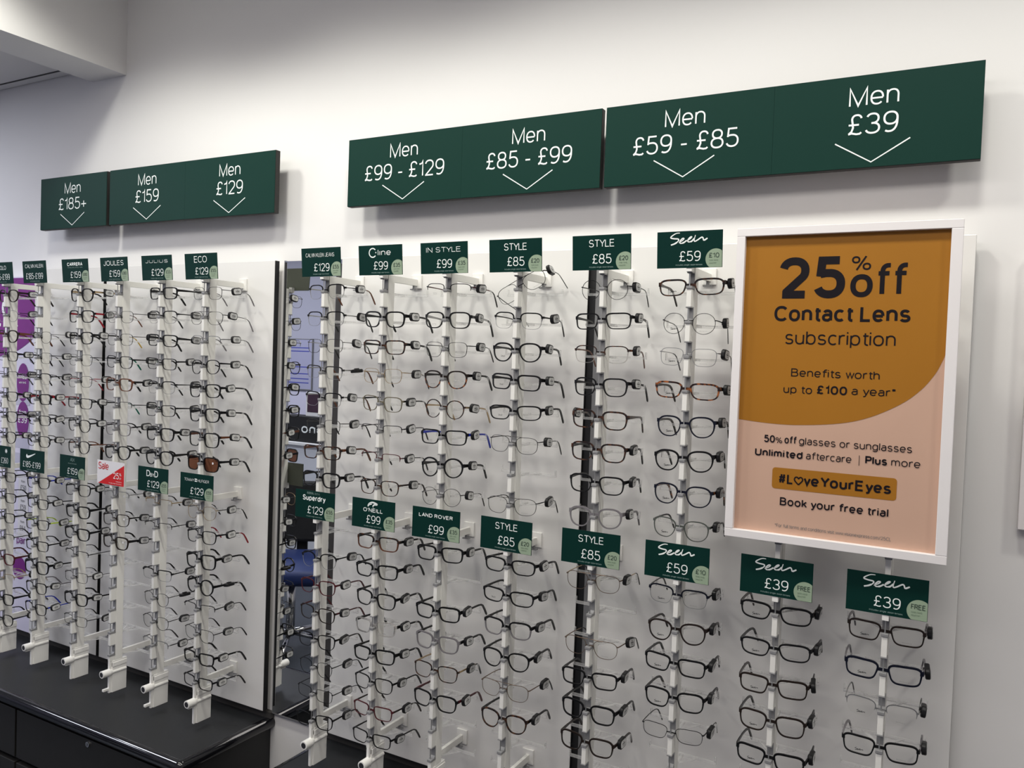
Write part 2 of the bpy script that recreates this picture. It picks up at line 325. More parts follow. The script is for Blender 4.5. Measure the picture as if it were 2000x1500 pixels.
q = MB(); q.box(-2.729, -2.711, .012, WY, .508, 1.915); tag(part('wall_channel', q, ['edge_black'], None), 'thin black channel between the two panels left of mirror', 'channel')
q = MB(); q.box(-1.634, -1.613, .002, WY, .51, 1.915); tag(part('wall_channel', q, ['channel_dark'], None), 'dark channel along the right edge of the mirror', 'channel')
q = MB(); q.box(-.818, -.798, .010, WY, .508, 1.90)
c = part('wall_channel', q, ['edge_black'], None); tag(c, 'black and grey channel between the two right panels', 'channel')
q = MB(); q.box(-.798, -.776, .004, WY, .508, 1.90); part('metal_strip', q, ['aluminium'], c)['label'] = 'grey metal strip'
q = MB(); q.box(-1.867, -1.634, .027, .032, .498, 1.931, 0)
mi = part('mirror', q, ['mirror_silver'], None); tag(mi, 'tall narrow mirror between the left and right displays', 'mirror')
q = MB(); q.box(-1.8695, -1.867, .0265, .036, .4955, 1.9335); q.box(-1.867, -1.634, .0265, .036, .4955, .498); q.box(-1.80, -1.67, .032, WY-.001, .56, 1.88)
part('mirror_edge', q, ['aluminium'], mi)

# purple advert in the gap at the far left
t = empty('advert_poster', (0, 0, 0), 'purple and white advert poster behind the leftmost rod', 'poster')
q = MB(); q.box(-3.62, -3.152, .004, WY-.002, .508, 1.905); part('board', q, ['poster_lavender'], t)
q = MB()
arc = [-3.62+.468*i/24 for i in range(25)]
q.poly([(-3.62, .003, 1.90)] + [(x, .003, max(1.585, min(1.9, 1.585+.085*((x+3.42)/.27)**2))) for x in arc] + [(-3.152, .003, 1.90)], 0)
hd = part('purple_header', q, ['purple_print'], t)
def disc(q, x, z, rx, rz, y, m=0, n=28): q.poly([(x+rx*math.cos(-2*PI*i/n), y, z+rz*math.sin(-2*PI*i/n)) for i in range(n)], m)
q = MB(); text(q, 'nc', -3.46, -3.31, 1.745, .10, .0022, 0, .01); part('lettering', q, ['print_white'], hd)
q = MB(); text(q, 'rts', -3.42, -3.255, 1.655, .085, .0022, 0, .01); part('lettering', q, ['print_white'], hd)
for x, z, rx, rz, tx in ((-3.222, 1.49, .041, .075, (('FREE', -3.250, -3.196, 1.503, .021), ('with NHS', -3.248, -3.20, 1.485, .008))), (-3.219, 1.342, .041, .073, (('from', -3.245, -3.195, 1.362, .020), ('£39', -3.25, -3.19, 1.330, .024))), (-3.225, .755, .045, .045, ())):
    q = MB(); disc(q, x, z, rx, rz, .0026); ci = part('purple_circle', q, ['purple_print'], t)
    if tx:
        q = MB()
        for w_, a_, b_, c_, d_ in tx: text(q, w_, a_, b_, c_, d_, .0022, 0, .01)
        part('lettering', q, ['print_white'], ci)
for z0, z1 in ((1.40, 1.53), (1.23, 1.36), (1.17, 1.21)):
    q = MB(); q.poly([(-3.29, .0032, z0), (-3.175, .0032, z0), (-3.175, .0032, z1), (-3.29, .0032, z1)]); part('photo_patch', q, ['poster_shade'], t)
for p, z in (('£50', 1.065), ('£59', .988), ('£64', .905)):
    q = MB(); zz = z-.022
    q.poly([(-3.240, .0032, zz), (-3.172, .0032, zz), (-3.172, .0032, zz+.072), (-3.240, .0032, zz+.072)]); pb = part('price_box', q, ['card_white'], t)
    q = MB(); text(q, 'from', -3.222, -3.196, z+.03, .010, .0022); text(q, p, -3.226, -3.188, z, .020, .0022); part('lettering', q, ['print_grey'], pb)
q = MB(); text(q, '5yer', -3.40, -3.325, 1.39, .024, .0022, 0, .01); part('lettering', q, ['print_dark'], t)
q = MB(); text(q, 'pair', -3.245, -3.185, .852, .03, .0022); part('lettering', q, ['purple_print'], t)

# ------------------------------------------------------------------ big green signs
SG = [('green sign above the far left rods reading Men £185+', -3.0699, -2.6775, [('£185+', -3.0699, -2.6775, -2.874, -.083, .083)]),
      ('long green sign left of the mirror reading Men £159 and £129', -2.6592, -1.862, [('£159', -2.6592, -2.2668, -2.458, -.061, .061), ('£129', -2.2668, -1.862, -2.0585, -.060, .060)]),
      ('long green middle sign reading Men £99 - £129 and £85 - £99', -1.5724, -.7852, [('£99 - £129', -1.5724, -1.1842, -1.3754, -.136, .136), ('£85 - £99', -1.1842, -.7852, -.9847, -.1235, .1235)]),
      ('long green sign at far right reading Men £59 - £85 and £39', -.7735, .0164, [('£59 - £85', -.7735, -.3802, -.5785, -.1245, .1245), ('£39', -.3802, .0164, -.1806, -.048, .048)])]
for lab, x0, x1, faces in SG:
    t = empty('hanging_sign', ((x0+x1)/2, 0, 2.0724), lab, 'sign', 'green price signs above the displays')
    def P(n, q, ms, par=None): return part(n, q, ms, par or t, loc=(-(x0+x1)/2, 0, -2.0724))
    q = MB(); q.box(x0, x1, -.0285, -.010, 2.0724, 2.2646, 0, .001); P('sign_box', q, ['sign_body'])
    q = MB()
    for xx in (x0+.08, x1-.08): q.box(xx-.02, xx+.02, -.010, WY, 2.12, 2.22)
    P('standoff', q, ['sign_body'])
    for pr, a, b, cx, pl, pr_ in faces:
        q = MB(); q.box(a+.0002, b-.0002, -.0302, -.0284, 2.0735, 2.2636); fc = P('sign_face', q, ['sign_green'])
        q = MB(); yy = -.0307
        text(q, 'Men', cx-.0475, cx+.0475, 2.2000, .0392, yy, 0, -.012)
        text(q, pr, cx+pl, cx+pr_, 2.1412, .0432, yy, 0, -.012)
        ribbon(q, [(cx-.0712, 2.1265), (cx, 2.0835), (cx+.0712, 2.1265)], .0026, yy)
        o = part('lettering', q, ['print_white'], fc)

# ------------------------------------------------------------------ framed contact-lens poster
t = empty('framed_poster', (-.2063, 0, 1.3045), 'white framed ochre and beige poster with 25% off lettering', 'poster')
def PP(n, q, ms, par=None): return part(n, q, ms, par or t, loc=(.2063, 0, -1.3045) if not par else None)
X0, X1, Z0, Z1, wf = -.4082, -.0049, 1.3044, 1.9317, .0165
q = MB()
for (a, b, c_, d) in ((X0, X1, Z1-wf, Z1), (X0, X1, Z0, Z0+wf), (X0, X0+wf, Z0+wf, Z1-wf), (X1-wf-.003, X1, Z0+wf, Z1-wf)): q.box(a, b, -.190, -.160, c_, d, 0, .001)
PP('picture_frame', q, ['frame_white'])
q = MB(); q.box(X0+.003, X1-.003, -.178, -.166, Z0+.003, Z1-.003); q.box(-.24, -.17, -.166, -.1585, 1.40, 1.80); bk = PP('print_sheet', q, ['poster_beige'])
q = MB()
low = spline([(-.3925, 1.5449), (-.3332, 1.5405), (-.274, 1.5408), (-.1985, 1.5492), (-.1447, 1.5650), (-.0932, 1.5930), (-.0610, 1.6210), (-.0400, 1.6500), (-.0290, 1.6740), (-.0235, 1.6900)], 5)
q.poly([(-.0235, -.1784, 1.917), (-.3925, -.1784, 1.917)] + [(x, -.1784, z) for x, z in low], 0)
bx0, bx1, bz0, bz1, rr = -.3203, -.0935, 1.4108, 1.4530, .006
q.poly([(x, -.1784, z) for x, z in [(cx+rr*math.cos(a0+k*PI/8), cz+rr*math.sin(a0+k*PI/8)) for cx, cz, a0 in ((bx1-rr, bz0+rr, -PI/2), (bx1-rr, bz1-rr, 0), (bx0+rr, bz1-rr, PI/2), (bx0+rr, bz0+rr, PI)) for k in range(5)]], 0)
part('ochre_print', q, ['poster_ochre'], bk)
yy = -.1788
def line(q): part('lettering', q, ['poster_ink', 'print_grey'], bk)
q = MB()
text(q, '25', -.3254, -.2004, 1.7900, .0825, yy, 0, .035)
line(q)
q = MB()
text(q, '%', -.191, -.1565, 1.8440, .0270, yy, 0, .0)
line(q)
q = MB()
text(q, 'o', -.1915, -.1520, 1.7925, .0565, yy, 0, .022); text(q, 'ff', -.1480, -.0885, 1.7935, .0640, yy, 0, .018)
line(q)
q = MB()
text(q, 'Contact Lens', -.3303, -.0848, 1.7455, .0305, yy, 0, .022)
line(q)
q = MB()
text(q, 'subscription', -.3075, -.1077, 1.7000, .0270, yy, 0, -.006)
line(q)
q = MB()
text(q, 'Benefits worth', -.2929, -.1320, 1.6364, .0160, yy, 0, .002)
line(q)
q = MB()
text(q, 'up to', -.3061, -.2520, 1.6030, .0158, yy, 0, .002); text(q, '£100', -.2440, -.1880, 1.6040, .0168, yy, 0, .03); text(q, 'a year*', -.1800, -.1030, 1.6055, .0158, yy, 0, .002)
line(q)
q = MB()
text(q, '50', -.3396, -.3180, 1.5020, .0150, yy, 0, .03); text(q, '%', -.3170, -.3040, 1.5020, .0115, yy); text(q, 'off', -.3000, -.2755, 1.5022, .0155, yy, 0, .03); text(q, 'glasses or sunglasses', -.2720, -.0710, 1.5027, .0145, yy, 0, -.002)
line(q)
q = MB()
text(q, 'Unlimited', -.3560, -.2640, 1.4738, .0152, yy, 0, .03); text(q, 'aftercare', -.2575, -.1745, 1.4745, .0145, yy, 0, -.002)
line(q)
q = MB()
q.poly([(-.1612, yy, 1.4710), (-.1602, yy, 1.4710), (-.1602, yy, 1.4905), (-.1612, yy, 1.4905)])
text(q, 'Plus', -.1500, -.1120, 1.4755, .0152, yy, 0, .03); text(q, 'more', -.1050, -.0560, 1.4760, .0145, yy, 0, -.002)
line(q)
q = MB()
text(q, '#L', -.3085, -.2790, 1.4218, .0205, yy, 0, .03); text(q, 'veYourEyes', -.2600, -.1030, 1.4222, .0205, yy, 0, .03)
hz = spline([(-.2695, 1.4225), (-.2770, 1.4310), (-.2757, 1.4365), (-.2720, 1.4372), (-.2695, 1.4345), (-.2670, 1.4372), (-.2633, 1.4365), (-.2620, 1.4310), (-.2695, 1.4225)], 4); ribbon(q, hz, .0026, yy)
line(q)
q = MB()
text(q, 'Book your free trial', -.3031, -.1055, 1.3785, .0160, yy, 0, .018)
line(q)
q = MB()
text(q, '*For full terms and conditions visit www.visionexpress.com/25CL', -.3110, -.0985, 1.3340, .0068, yy, 1)
line(q)

# frame at the far right edge of the picture
t = empty('picture', (.31, 0, 1.353), 'white picture frame on the wall, cut by the right edge', 'picture')
q = MB()
for b in ((.113, .128, 1.353, 1.90), (.50, .515, 1.353, 1.90), (.128, .50, 1.353, 1.368), (.128, .50, 1.885, 1.90)): q.box(b[0], b[1], .012, WY, b[2], b[3], 0, .001)
part('picture_frame', q, ['frame_white'], t, loc=(-.31, 0, -1.353))
q = MB(); q.box(.126, .502, .026, WY-.001, 1.366, 1.887); part('print_sheet', q, ['poster_lavender'], t, loc=(-.31, 0, -1.353))

# ------------------------------------------------------------------ black cabinets and worktops
def worktop(x0, x1, label, ends):
    z1 = .478; th = .036; r = th/2; y0 = -.325
    t = empty('worktop', ((x0+x1)/2, -.15, z1), label, 'worktop')
    off = (-(x0+x1)/2, .15, -z1)
    q = MB(); q.box(x0+(.02 if ends[0] else 0), x1-(.02 if ends[1] else 0), y0+.02, WY-.002, z1-th, z1); part('top_board', q, ['worktop_black'], t, loc=off)
    prof = [(.020, z1+.0005), (.012, z1+.0005)] + [(r-r*math.cos(PI/2-a)+.0, z1-r+r*math.sin(PI/2-a)) for a in [PI*k/10 for k in range(1, 10)]] + [(.020, z1-th)]
    prof = [(.022, z1+.0006), (.012, z1+.0006), (.006, z1-.003), (.0015, z1-.009), (0, z1-.016), (.0015, z1-.025), (.006, z1-.032), (.012, z1-th), (.022, z1-th)]
    q = MB(); n = len(prof)
    path = []
    if ends[0]: path += [('L', WY-.002), ('CL', 0)]
    else: path += [('S', x0)]
    if ends[1]: path += [('CR', 0), ('R', WY-.002)]
    else: path += [('E', x1)]
    rings = []
    for k, v in path:
        if k == 'L': rings.append([(x0+d, v, z) for d, z in prof])
        if k == 'R': rings.append([(x1-d, v, z) for d, z in prof])
        if k == 'S': rings.append([(v, y0+d, z) for d, z in prof])
        if k == 'E': rings.append([(v, y0+d, z) for d, z in prof])
        if k in ('CL', 'CR'):                           # rounded corner
            R = .022; cx = x0+R if k == 'CL' else x1-R
            for j in range(6):
                a = (PI+PI/2*j/5) if k == 'CL' else (1.5*PI+PI/2*j/5)
                rings.append([(cx+(R-d)*math.cos(a), y0+R+(R-d)*math.sin(a), z) for d, z in prof])
    q.add([p for g in rings for p in g], [(i*n+j, i*n+j+1, (i+1)*n+j+1, (i+1)*n+j) for i in range(len(rings)-1) for j in range(n-1)])
    part('edge_trim', q, ['edge_gloss'], t, True, loc=off)['label'] = 'glossy black rounded edge'
    q = MB(); q.box(x0+.005, x1-.004, .022, WY-.002, z1, .4975); part('back_strip', q, ['channel_dark'], t, loc=off)
def cabinet(x0, x1, label, lock=True):
    t = empty('cabinet', ((x0+x1)/2, -.15, 0), label, 'cabinet'); off = (-(x0+x1)/2, .15, 0)
    q = MB(); q.box(x0, x1, -.285, WY-.002, 0, .442); part('body', q, ['edge_black'], t, loc=off)
    for z0, z1, lk in ((.268, .428, lock), (.03, .250, False)):
        q = MB(); q.box(x0+.003, x1-.003, -.305, -.285, z0, z1, 0, .001); d = part('drawer', q, ['cabinet_black'], t, loc=off)
        if lk:
            q = MB(); cx = x0+.385; zz = .416-.0
            zz = .414; q.tube([(cx, -.309, zz-.0), (cx, -.304, zz)], .0085, 16); q.box(cx-.0012, cx+.0012, -.3095, -.308, zz-.004, zz+.004, 1)
            part('lock', q, ['chrome', 'lock_hole'], d)['label'] = 'small round metal lock'
worktop(-3.62, -1.866, 'long black worktop under the left rods', (False, True))
cabinet(-3.60, -2.694, 'black drawer cabinet at the bottom left corner', False)
cabinet(-2.690, -1.885, 'black drawer cabinet with round lock under the left worktop')
worktop(-1.648, .30, 'black worktop under the right rods', (True, False))
cabinet(-1.63, -.70, 'black drawer cabinet under the right worktop, nearest the mirror', False)

# ------------------------------------------------------------------ display rods
ROD = [-3.070, -2.867, -2.634, -2.427, -2.217, -2.0155, -1.540, -1.3365, -1.1375, -.9345, -.7145, -.5135, -.3065, -.1025]
WORD = ['sixth', 'fifth', 'fourth', 'third', 'second', 'nearest', 'nearest', 'second', 'third', 'fourth', 'fifth', 'sixth', 'seventh', 'eighth']
def rodname(i): return '%s rod %s of mirror' % (WORD[i], 'left' if i < 6 else 'right')
def zs(k): return 1.8203-.0742*k if k < 8 else 1.1516-.0755*(k-10)
SLOTS = list(range(8))+list(range(10, 18))
OPEN = .0300
def rod_meshes():
    M = {}
    q = MB(); q.box(-.0065, .0065, -.1385, -.112, .56, 1.862, 0, .0008)
    ed = [1.862]
    for k in SLOTS: ed += [zs(k)+OPEN, zs(k)-.0065]
    ed.append(.60)
    for a, b in zip(ed[0::2], ed[1::2]): q.box(-.0052, .0052, -.157, -.1385, b, a, 0, .0008)
    M['upright'] = q.mesh('upright', ['rod_white'])
    q = MB()                                            # grey C-shaped lining, origin on the saddle
    q.box(-.0066, .0066, -.1592, -.1375, -.0065, 0, 0, .001); q.box(-.0062, .0062, -.1412, -.1375, 0, OPEN, 0); q.box(-.0060, .0060, -.1582, -.1375, OPEN-.0028, OPEN, 0, .0008)
    q.add([(-.0062, -.1412, 0), (.0062, -.1412, 0), (.0062, -.1412, .005), (-.0062, -.1412, .005), (-.0062, -.146, 0), (.0062, -.146, 0)], [(4, 5, 2, 3)], 0)
    M['slot_liner'] = q.mesh('slot_liner', ['liner_grey'])
    q = MB(); q.tube([(0, -.1535, .60), (0, -.1535, 1.862)], .0014, 6); M['lock_wire'] = q.mesh('lock_wire', ['steel'])
    q = MB()                                            # clear T-shaped rest for the temples
    q.box(-.004, .004, -.112, -.063, -.0115, -.0055); q.box(-.0775, .0775, -.063, -.057, -.0115, -.0055)
    for s in (-1, 1): q.box(s*.076-.0015, s*.076+.0015, -.063, -.057, -.0055, .005)
    for s in (-1, 1):
        q.add([(s*.004, -.112, -.0085), (s*.004, -.104, -.0085), (s*.034, -.063, -.0085), (s*.040, -.063, -.0085), (s*.004, -.112, -.0060), (s*.004, -.104, -.0060), (s*.034, -.063, -.0060), (s*.040, -.063, -.0060)],
              [(0, 1, 2, 3), (4, 5, 6, 7), (1, 2, 6, 5), (0, 3, 7, 4)])
    M['temple_rest'] = q.mesh('temple_rest', ['acrylic'])
    q = MB(); q.box(-.0045, .0045, -.1145, -.003, -.009, .009, 0, .0008); M['bracket_arm'] = q.mesh('bracket_arm', ['rod_white'])
    q = MB(); q.box(-.016, .016, -.006, 0, -.016, .022, 0, .001); M['end_plate'] = q.mesh('end_plate', ['lock_white'])
    q = MB(); q.tube([(0, -.016, -.009), (0, -.016, -.018)], .004, 8); q.box(-.010, .010, -.021, -.011, -.021, -.018); M['fixing_screw'] = q.mesh('fixing_screw', ['liner_grey'])
    q = MB(); q.box(-.0040, .0040, -.157, -.14, .494, .60, 0, .0008); q.box(-.0070, .0070, -.148, -.095, .494, .6, 0, .0008); q.box(-.0090, .0090, -.148, -.095, .580, .594, 0, .0008)
    for s in (1,): q.tube([(s*.0066, -.15, .563), (s*.0066, -.098, .563)], .0052, 10)
    M['foot_plate'] = q.mesh('foot_plate', ['lock_white'])
    q = MB(); q.tube([(.0015, -.1835, .563), (.0015, -.183, .563), (.0015, -.157, .563), (.0015, -.146, .563)], [.0108, .0120, .0120, .009], 20)
    q.add([(.0015+.0082*math.cos(2*PI*j/16), -.1838, .563+.0082*math.sin(2*PI*j/16)) for j in range(16)], [tuple(range(16))], 1)
    M['key_lock'] = q.mesh('key_lock', ['lock_white', 'lock_hole'])
    q = MB(); q.box(-.0055, .0035, -.176, -.146, 0, .008, 0, .001); M['lever'] = q.mesh('lever', ['lock_white'])
    q = MB(); q.box(-.006, .006, -.1640, -.150, 0, .018, 0, .0008); M['card_clip'] = q.mesh('card_clip', ['lock_white'])
    return M
RM = rod_meshes()
for i, x in enumerate(ROD):
    t = empty('display_rod', (x, 0, .494), 'white notched display rod, ' + rodname(i).replace('rod ', 'one '), 'display rod', 'notched display rods')
    dz = (0, 0, -.494)
    link('upright', RM['upright'], t, dz); link('lock_wire', RM['lock_wire'], t, dz)
    f = link('foot_plate', RM['foot_plate'], t, dz); link('key_lock', RM['key_lock'], f); link('lever', RM['lever'], f, (0, 0, .503 if i in (3, 4) else .546))
    for k in SLOTS:
        link('slot_liner', RM['slot_liner'], t, (0, 0, zs(k)-.494)); link('temple_rest', RM['temple_rest'], t, (0, 0, zs(k)-.494))
    for z in (1.853, 1.186, .620):
        a = link('bracket_arm', RM['bracket_arm'], t, (0, 0, z-.494)); link('end_plate', RM['end_plate'], a); link('fixing_screw', RM['fixing_screw'], a)
    for z in (1.850, 1.178): link('card_clip', RM['card_clip'], t, (0, 0, z-.494))

# ------------------------------------------------------------------ price cards
def b_plain(s, u0, u1, v=51, h=16.5, off=-.006, sp=1, shear=0): return lambda q: text(q, s, u0/1e3, u1/1e3, v/1e3, h/1e3, -.0004, 0, off, shear, sp)
def b_script(q): script_word(q, .030, .110, .0475, .0710, -.0004, 0, .8)
def b_swoosh(q):
    o = [(42, 59), (40, 54), (43, 50), (49, 49.5), (92, 66), (53, 56), (46, 56), (43.5, 59)]
    ribbon(q, [(x/1e3, z/1e3) for x, z in spline([(42.5, 60), (41, 54), (46, 51.5), (60, 54.5), (92, 66)], 5)], [.0015+.0075*math.sin(PI*(.12+.88*i/20)) if i < 20 else .0004 for i in range(21)], -.0004)
def b_cline(q):
    ribbon(q, [(.047+.0115*math.cos(a), .058+.0115*math.sin(a)) for a in [math.radians(40+i*14) for i in range(21)]], .003, -.0004)
    disc(q, .0575, .0585, .0018, .0018, -.0004); text(q, 'lıne', .064, .106, .051, .0150, -.0004, 0, 0)
def b_wave(q):
    ribbon(q, [(x/1e3, z/1e3) for x, z in spline([(52, 60), (58, 67), (70, 70), (84, 66), (76, 65), (70, 61), (71, 57)], 4)], [.001+.004*math.sin(PI*i/24) for i in range(25)], -.0004)
    ribbon(q, [(x/1e3, z/1e3) for x, z in spline([(53, 58), (58, 63), (66, 65.5)], 4)], .0025, -.0004)
    text(q, "O'NEILL", .038, .103, .0440, .0105, -.0004, 0, .02)
def b_dbyd(q):
    text(q, 'D', .041, .058, .048, .0200, -.0004, 0, .01); text(q, 'BY', .059, .078, .048, .0115, -.0004, 0, .01); text(q, 'D', .079, .096, .048, .0200, -.0004, 0, .01)
def b_flag(q):
    text(q, 'TOMMY', .018, .060, .0535, .0085, -.0004, 0, -.01, 0, 1.3); text(q, 'HILFIGER', .076, .124, .0535, .0085, -.0004, 0, -.01, 0, 1.2)
    for z in (.0535, .0595): q.poly([(.063, -.0004, z), (.073, -.0004, z), (.073, -.0004, z+.0035), (.063, -.0004, z+.0035)])
def b_super(q): text(q, 'Superdry', .027, .110, .0500, .0150, -.0004, 0, .03); text(q, '極度乾燥(しなさい)', .042, .088, .0680, .005, -.0004, 3)
def b_carrera(q): text(q, 'CARRERA', .030, .113, .0545, .0115, -.0004, 0, .04); text(q, 'VANGUARD SINCE 1956', .031, .112, .0475, .0035, -.0004, 3)
def b_ax(q): text(q, 'A|X', .060, .085, .0580, .0120, -.0004, 3, -.01); text(q, 'ARMANI EXCHANGE', .048, .096, .0490, .0035, -.0004, 3)
def b_star(q):
    for a in range(4): ribbon(q, [(.115-.008*math.cos(a*PI/4), .060-.008*math.sin(a*PI/4)), (.115+.008*math.cos(a*PI/4), .060+.008*math.sin(a*PI/4))], .0022, -.0004)
ST = b_plain('STYLE', 41, 103)
UP = [(b_plain('POLO', 52, 102, 50, 15), '£185-£199', None), (b_plain('CALVIN KLEIN', 16, 126, 53, 13, -.006), '£185-£199', None), (b_carrera, '£159', '£80'), (b_plain('JOULES', 18, 122, 51, 16, -.004, 1.15), '£159', '£80'),
      (b_plain('JULIUS', 20, 124, 54, 9.5, -.004, 1.3), '£129', '£55'), (b_plain('ECO', 42, 98, 50, 19.5, -.006), '£129', '£55'),
      (b_plain('CALVIN KLEIN JEANS', 16, 120, 53, 10.5, -.008), '£129', '£55'), (b_cline, '£99', '£35'), (b_plain('IN STYLE', 18, 122, 53, 12.5, -.008, 1.05), '£99', '£35'), (ST, '£85', '£20'), (ST, '£85', '£20'), (b_script, '£59', '£10')]
LO = [(b_star, '£260', None), (b_swoosh, '£185-£199', None), (b_ax, '£159', '£80'), 'SALE', (b_dbyd, '£129', '£55'), (b_flag, '£129', '£55'), (b_super, '£129', '£55'), (b_wave, '£99', '£35'),
      (b_plain('LAND ROVER', 20, 121, 54, 9.5, .025, 1.1), '£99', '£35'), (ST, '£85', '£20'), (ST, '£85', '£20'), (b_script, '£59', '£10'), (b_script, '£39', 'FREE'), (b_script, '£39', 'FREE')]
CW, CH = .142, .0775
PWID = {'£185-£199': (18, 122), '£260': (83, 128)}
def card(i, spec, upper):
    z = 1.8575 if upper else 1.1895
    where = ('above upper glasses' if upper else 'above lower glasses') + ', ' + rodname(i)
    t = tag(link('price_card', None, None, (ROD[i], -.165, z), ((math.radians(-5) if not upper else math.radians(-5))*(-1 if upper else 0), 0, math.radians(rnd.uniform(-1.2, 1.2)))), '', 'price card', 'price cards on the rods')
    o2 = (-CW/2, 0, 0)
    q = MB(); q.box(0, CW, 0, .0016, 0, CH); q.m[4] = 1     # back face of the box
    if spec == 'SALE':
        t['label'] = 'white and red Sale card, ' + where
        part('card_plate', q, ['card_white', 'card_back'], t, loc=o2)
        q = MB(); q.poly([(.006, -.0004, .0008), (CW-.0008, -.0004, .0008), (CW-.0008, -.0004, .070)], 0); part('red_corner', q, ['sale_red'], t, loc=o2)['label'] = 'red triangle corner'
        q = MB(); text(q, 'Sale', .007, .060, .0485, .0235, -.0008, 0); text(q, '25', .086, .115, .0225, .0205, -.0008, 1); text(q, '%', .117, .128, .034, .009, -.0008, 1); text(q, 'OFF', .117, .128, .0225, .006, -.0008, 1)
        text(q, 'marked price', .100, .130, .0125, .0035, -.0008, 1); text(q, 'includes single vision lenses', .064, .130, .0055, .0032, -.0008, 1)
        part('lettering', q, ['sale_red', 'print_white'], t, loc=o2); return
    br, pr, vo = spec
    t['label'] = 'green %s price card %s' % (pr, where)
    part('card_plate', q, ['card_green', 'card_back'], t, loc=o2)
    q = MB(); br(q)
    u0, u1 = PWID.get(pr, (49, 96) if len(pr) == 3 else (45, 102))
    text(q, pr, u0/1e3, u1/1e3, .0140, .0215, -.0004, 0, -.010)
    text(q, 'includes single vision lenses', .042, .100, .0050, .0034, -.0004, 3, 0)
    part('lettering', q, ['print_white', 'print_dark', 'print_dark', 'print_dim'], t, loc=o2)
    if vo:
        q = MB(); P = []
        for k in range(60):
            a = -2*PI*k/60; x = min(CW-.0006, .128+.0215*math.cos(a)); zz = max(.0006, .0175+.0215*math.sin(a)); P.append((x, -.0004, zz))
        P.append(P[0])
        q.poly([(.1415, -.0004, .0006) if False else p for p in P[:-1]]); q.box(.134, CW-.0006, -.00041, -.0002, .0006, .018)
        c = part('voucher_circle', q, ['voucher_green'], t, loc=o2); c['label'] = 'pale green voucher circle'
        q = MB(); text(q, vo, .1135, .1355 if vo != 'FREE' else .1385, .0205, .0098, -.0008, 0, .012 if vo == 'FREE' else .002)
        text(q, 'With NHS', .1140, .1330, .0135, .0034, -.0008, 1); text(q, 'voucher', .1140, .1300, .0080, .0034, -.0008, 1)
        part('lettering', q, ['print_voucher', 'print_voucher_dim'], c)
for i, sp_ in enumerate(UP): card(i, sp_, True)
for i, sp_ in enumerate(LO): card(i, sp_, False)

# ------------------------------------------------------------------ spectacles
# half width, half height, exponent, bottom taper, centre below the bridge seat
SH = dict(r=(27.2, 16.0, 4.2, .02, -3.2), q=(26.3, 18.2, 3.3, .03, -4.2), s=(27.2, 20, 3.6, .02, -5), o=(23.5, 21.8, 2.05, .02, -6.2), p=(25.2, 20.0, 2.45, .06, -5.8), v=(28.0, 19.2, 2.8, .04, -5.3), w=(28.6, 15.0, 3.4, .02, -2.6))
SHN = dict(r='rectangular', q='squarish', s='large', o='round', p='rounded', v='aviator', w='narrow')
STN = dict(A='thick-rimmed', T='slim-rimmed', M='wire-rimmed', H='half-rim', B='browline')
mm = .001
def outline(sh, N=36):
    a, b, n, tp, zc = SH[sh]; out = []
    for k in range(N):
        t = 2*PI*k/N; c, s_ = math.cos(t), math.sin(t)
        x = a*math.copysign(abs(c)**(2/n), c); z = b*math.copysign(abs(s_)**(2/n), s_)
        x *= 1+tp*z/b
        nk = .08 if sh == 'o' else .26
        if x < 0: x += nk*a*((1-z/b)/2)**1.4*(-x/a)
        elif sh != 'o': x -= .07*a*((1-z/b)/2)**2*(x/a)
        if x > 0 and z > 0: z += .04*b*(x/a)
        out.append((x, z+zc))
    return out
def ybase(x): return .0000016*(x*x)*1000*1000*mm*1.0   # front wraps back towards the hinges
GC = {}
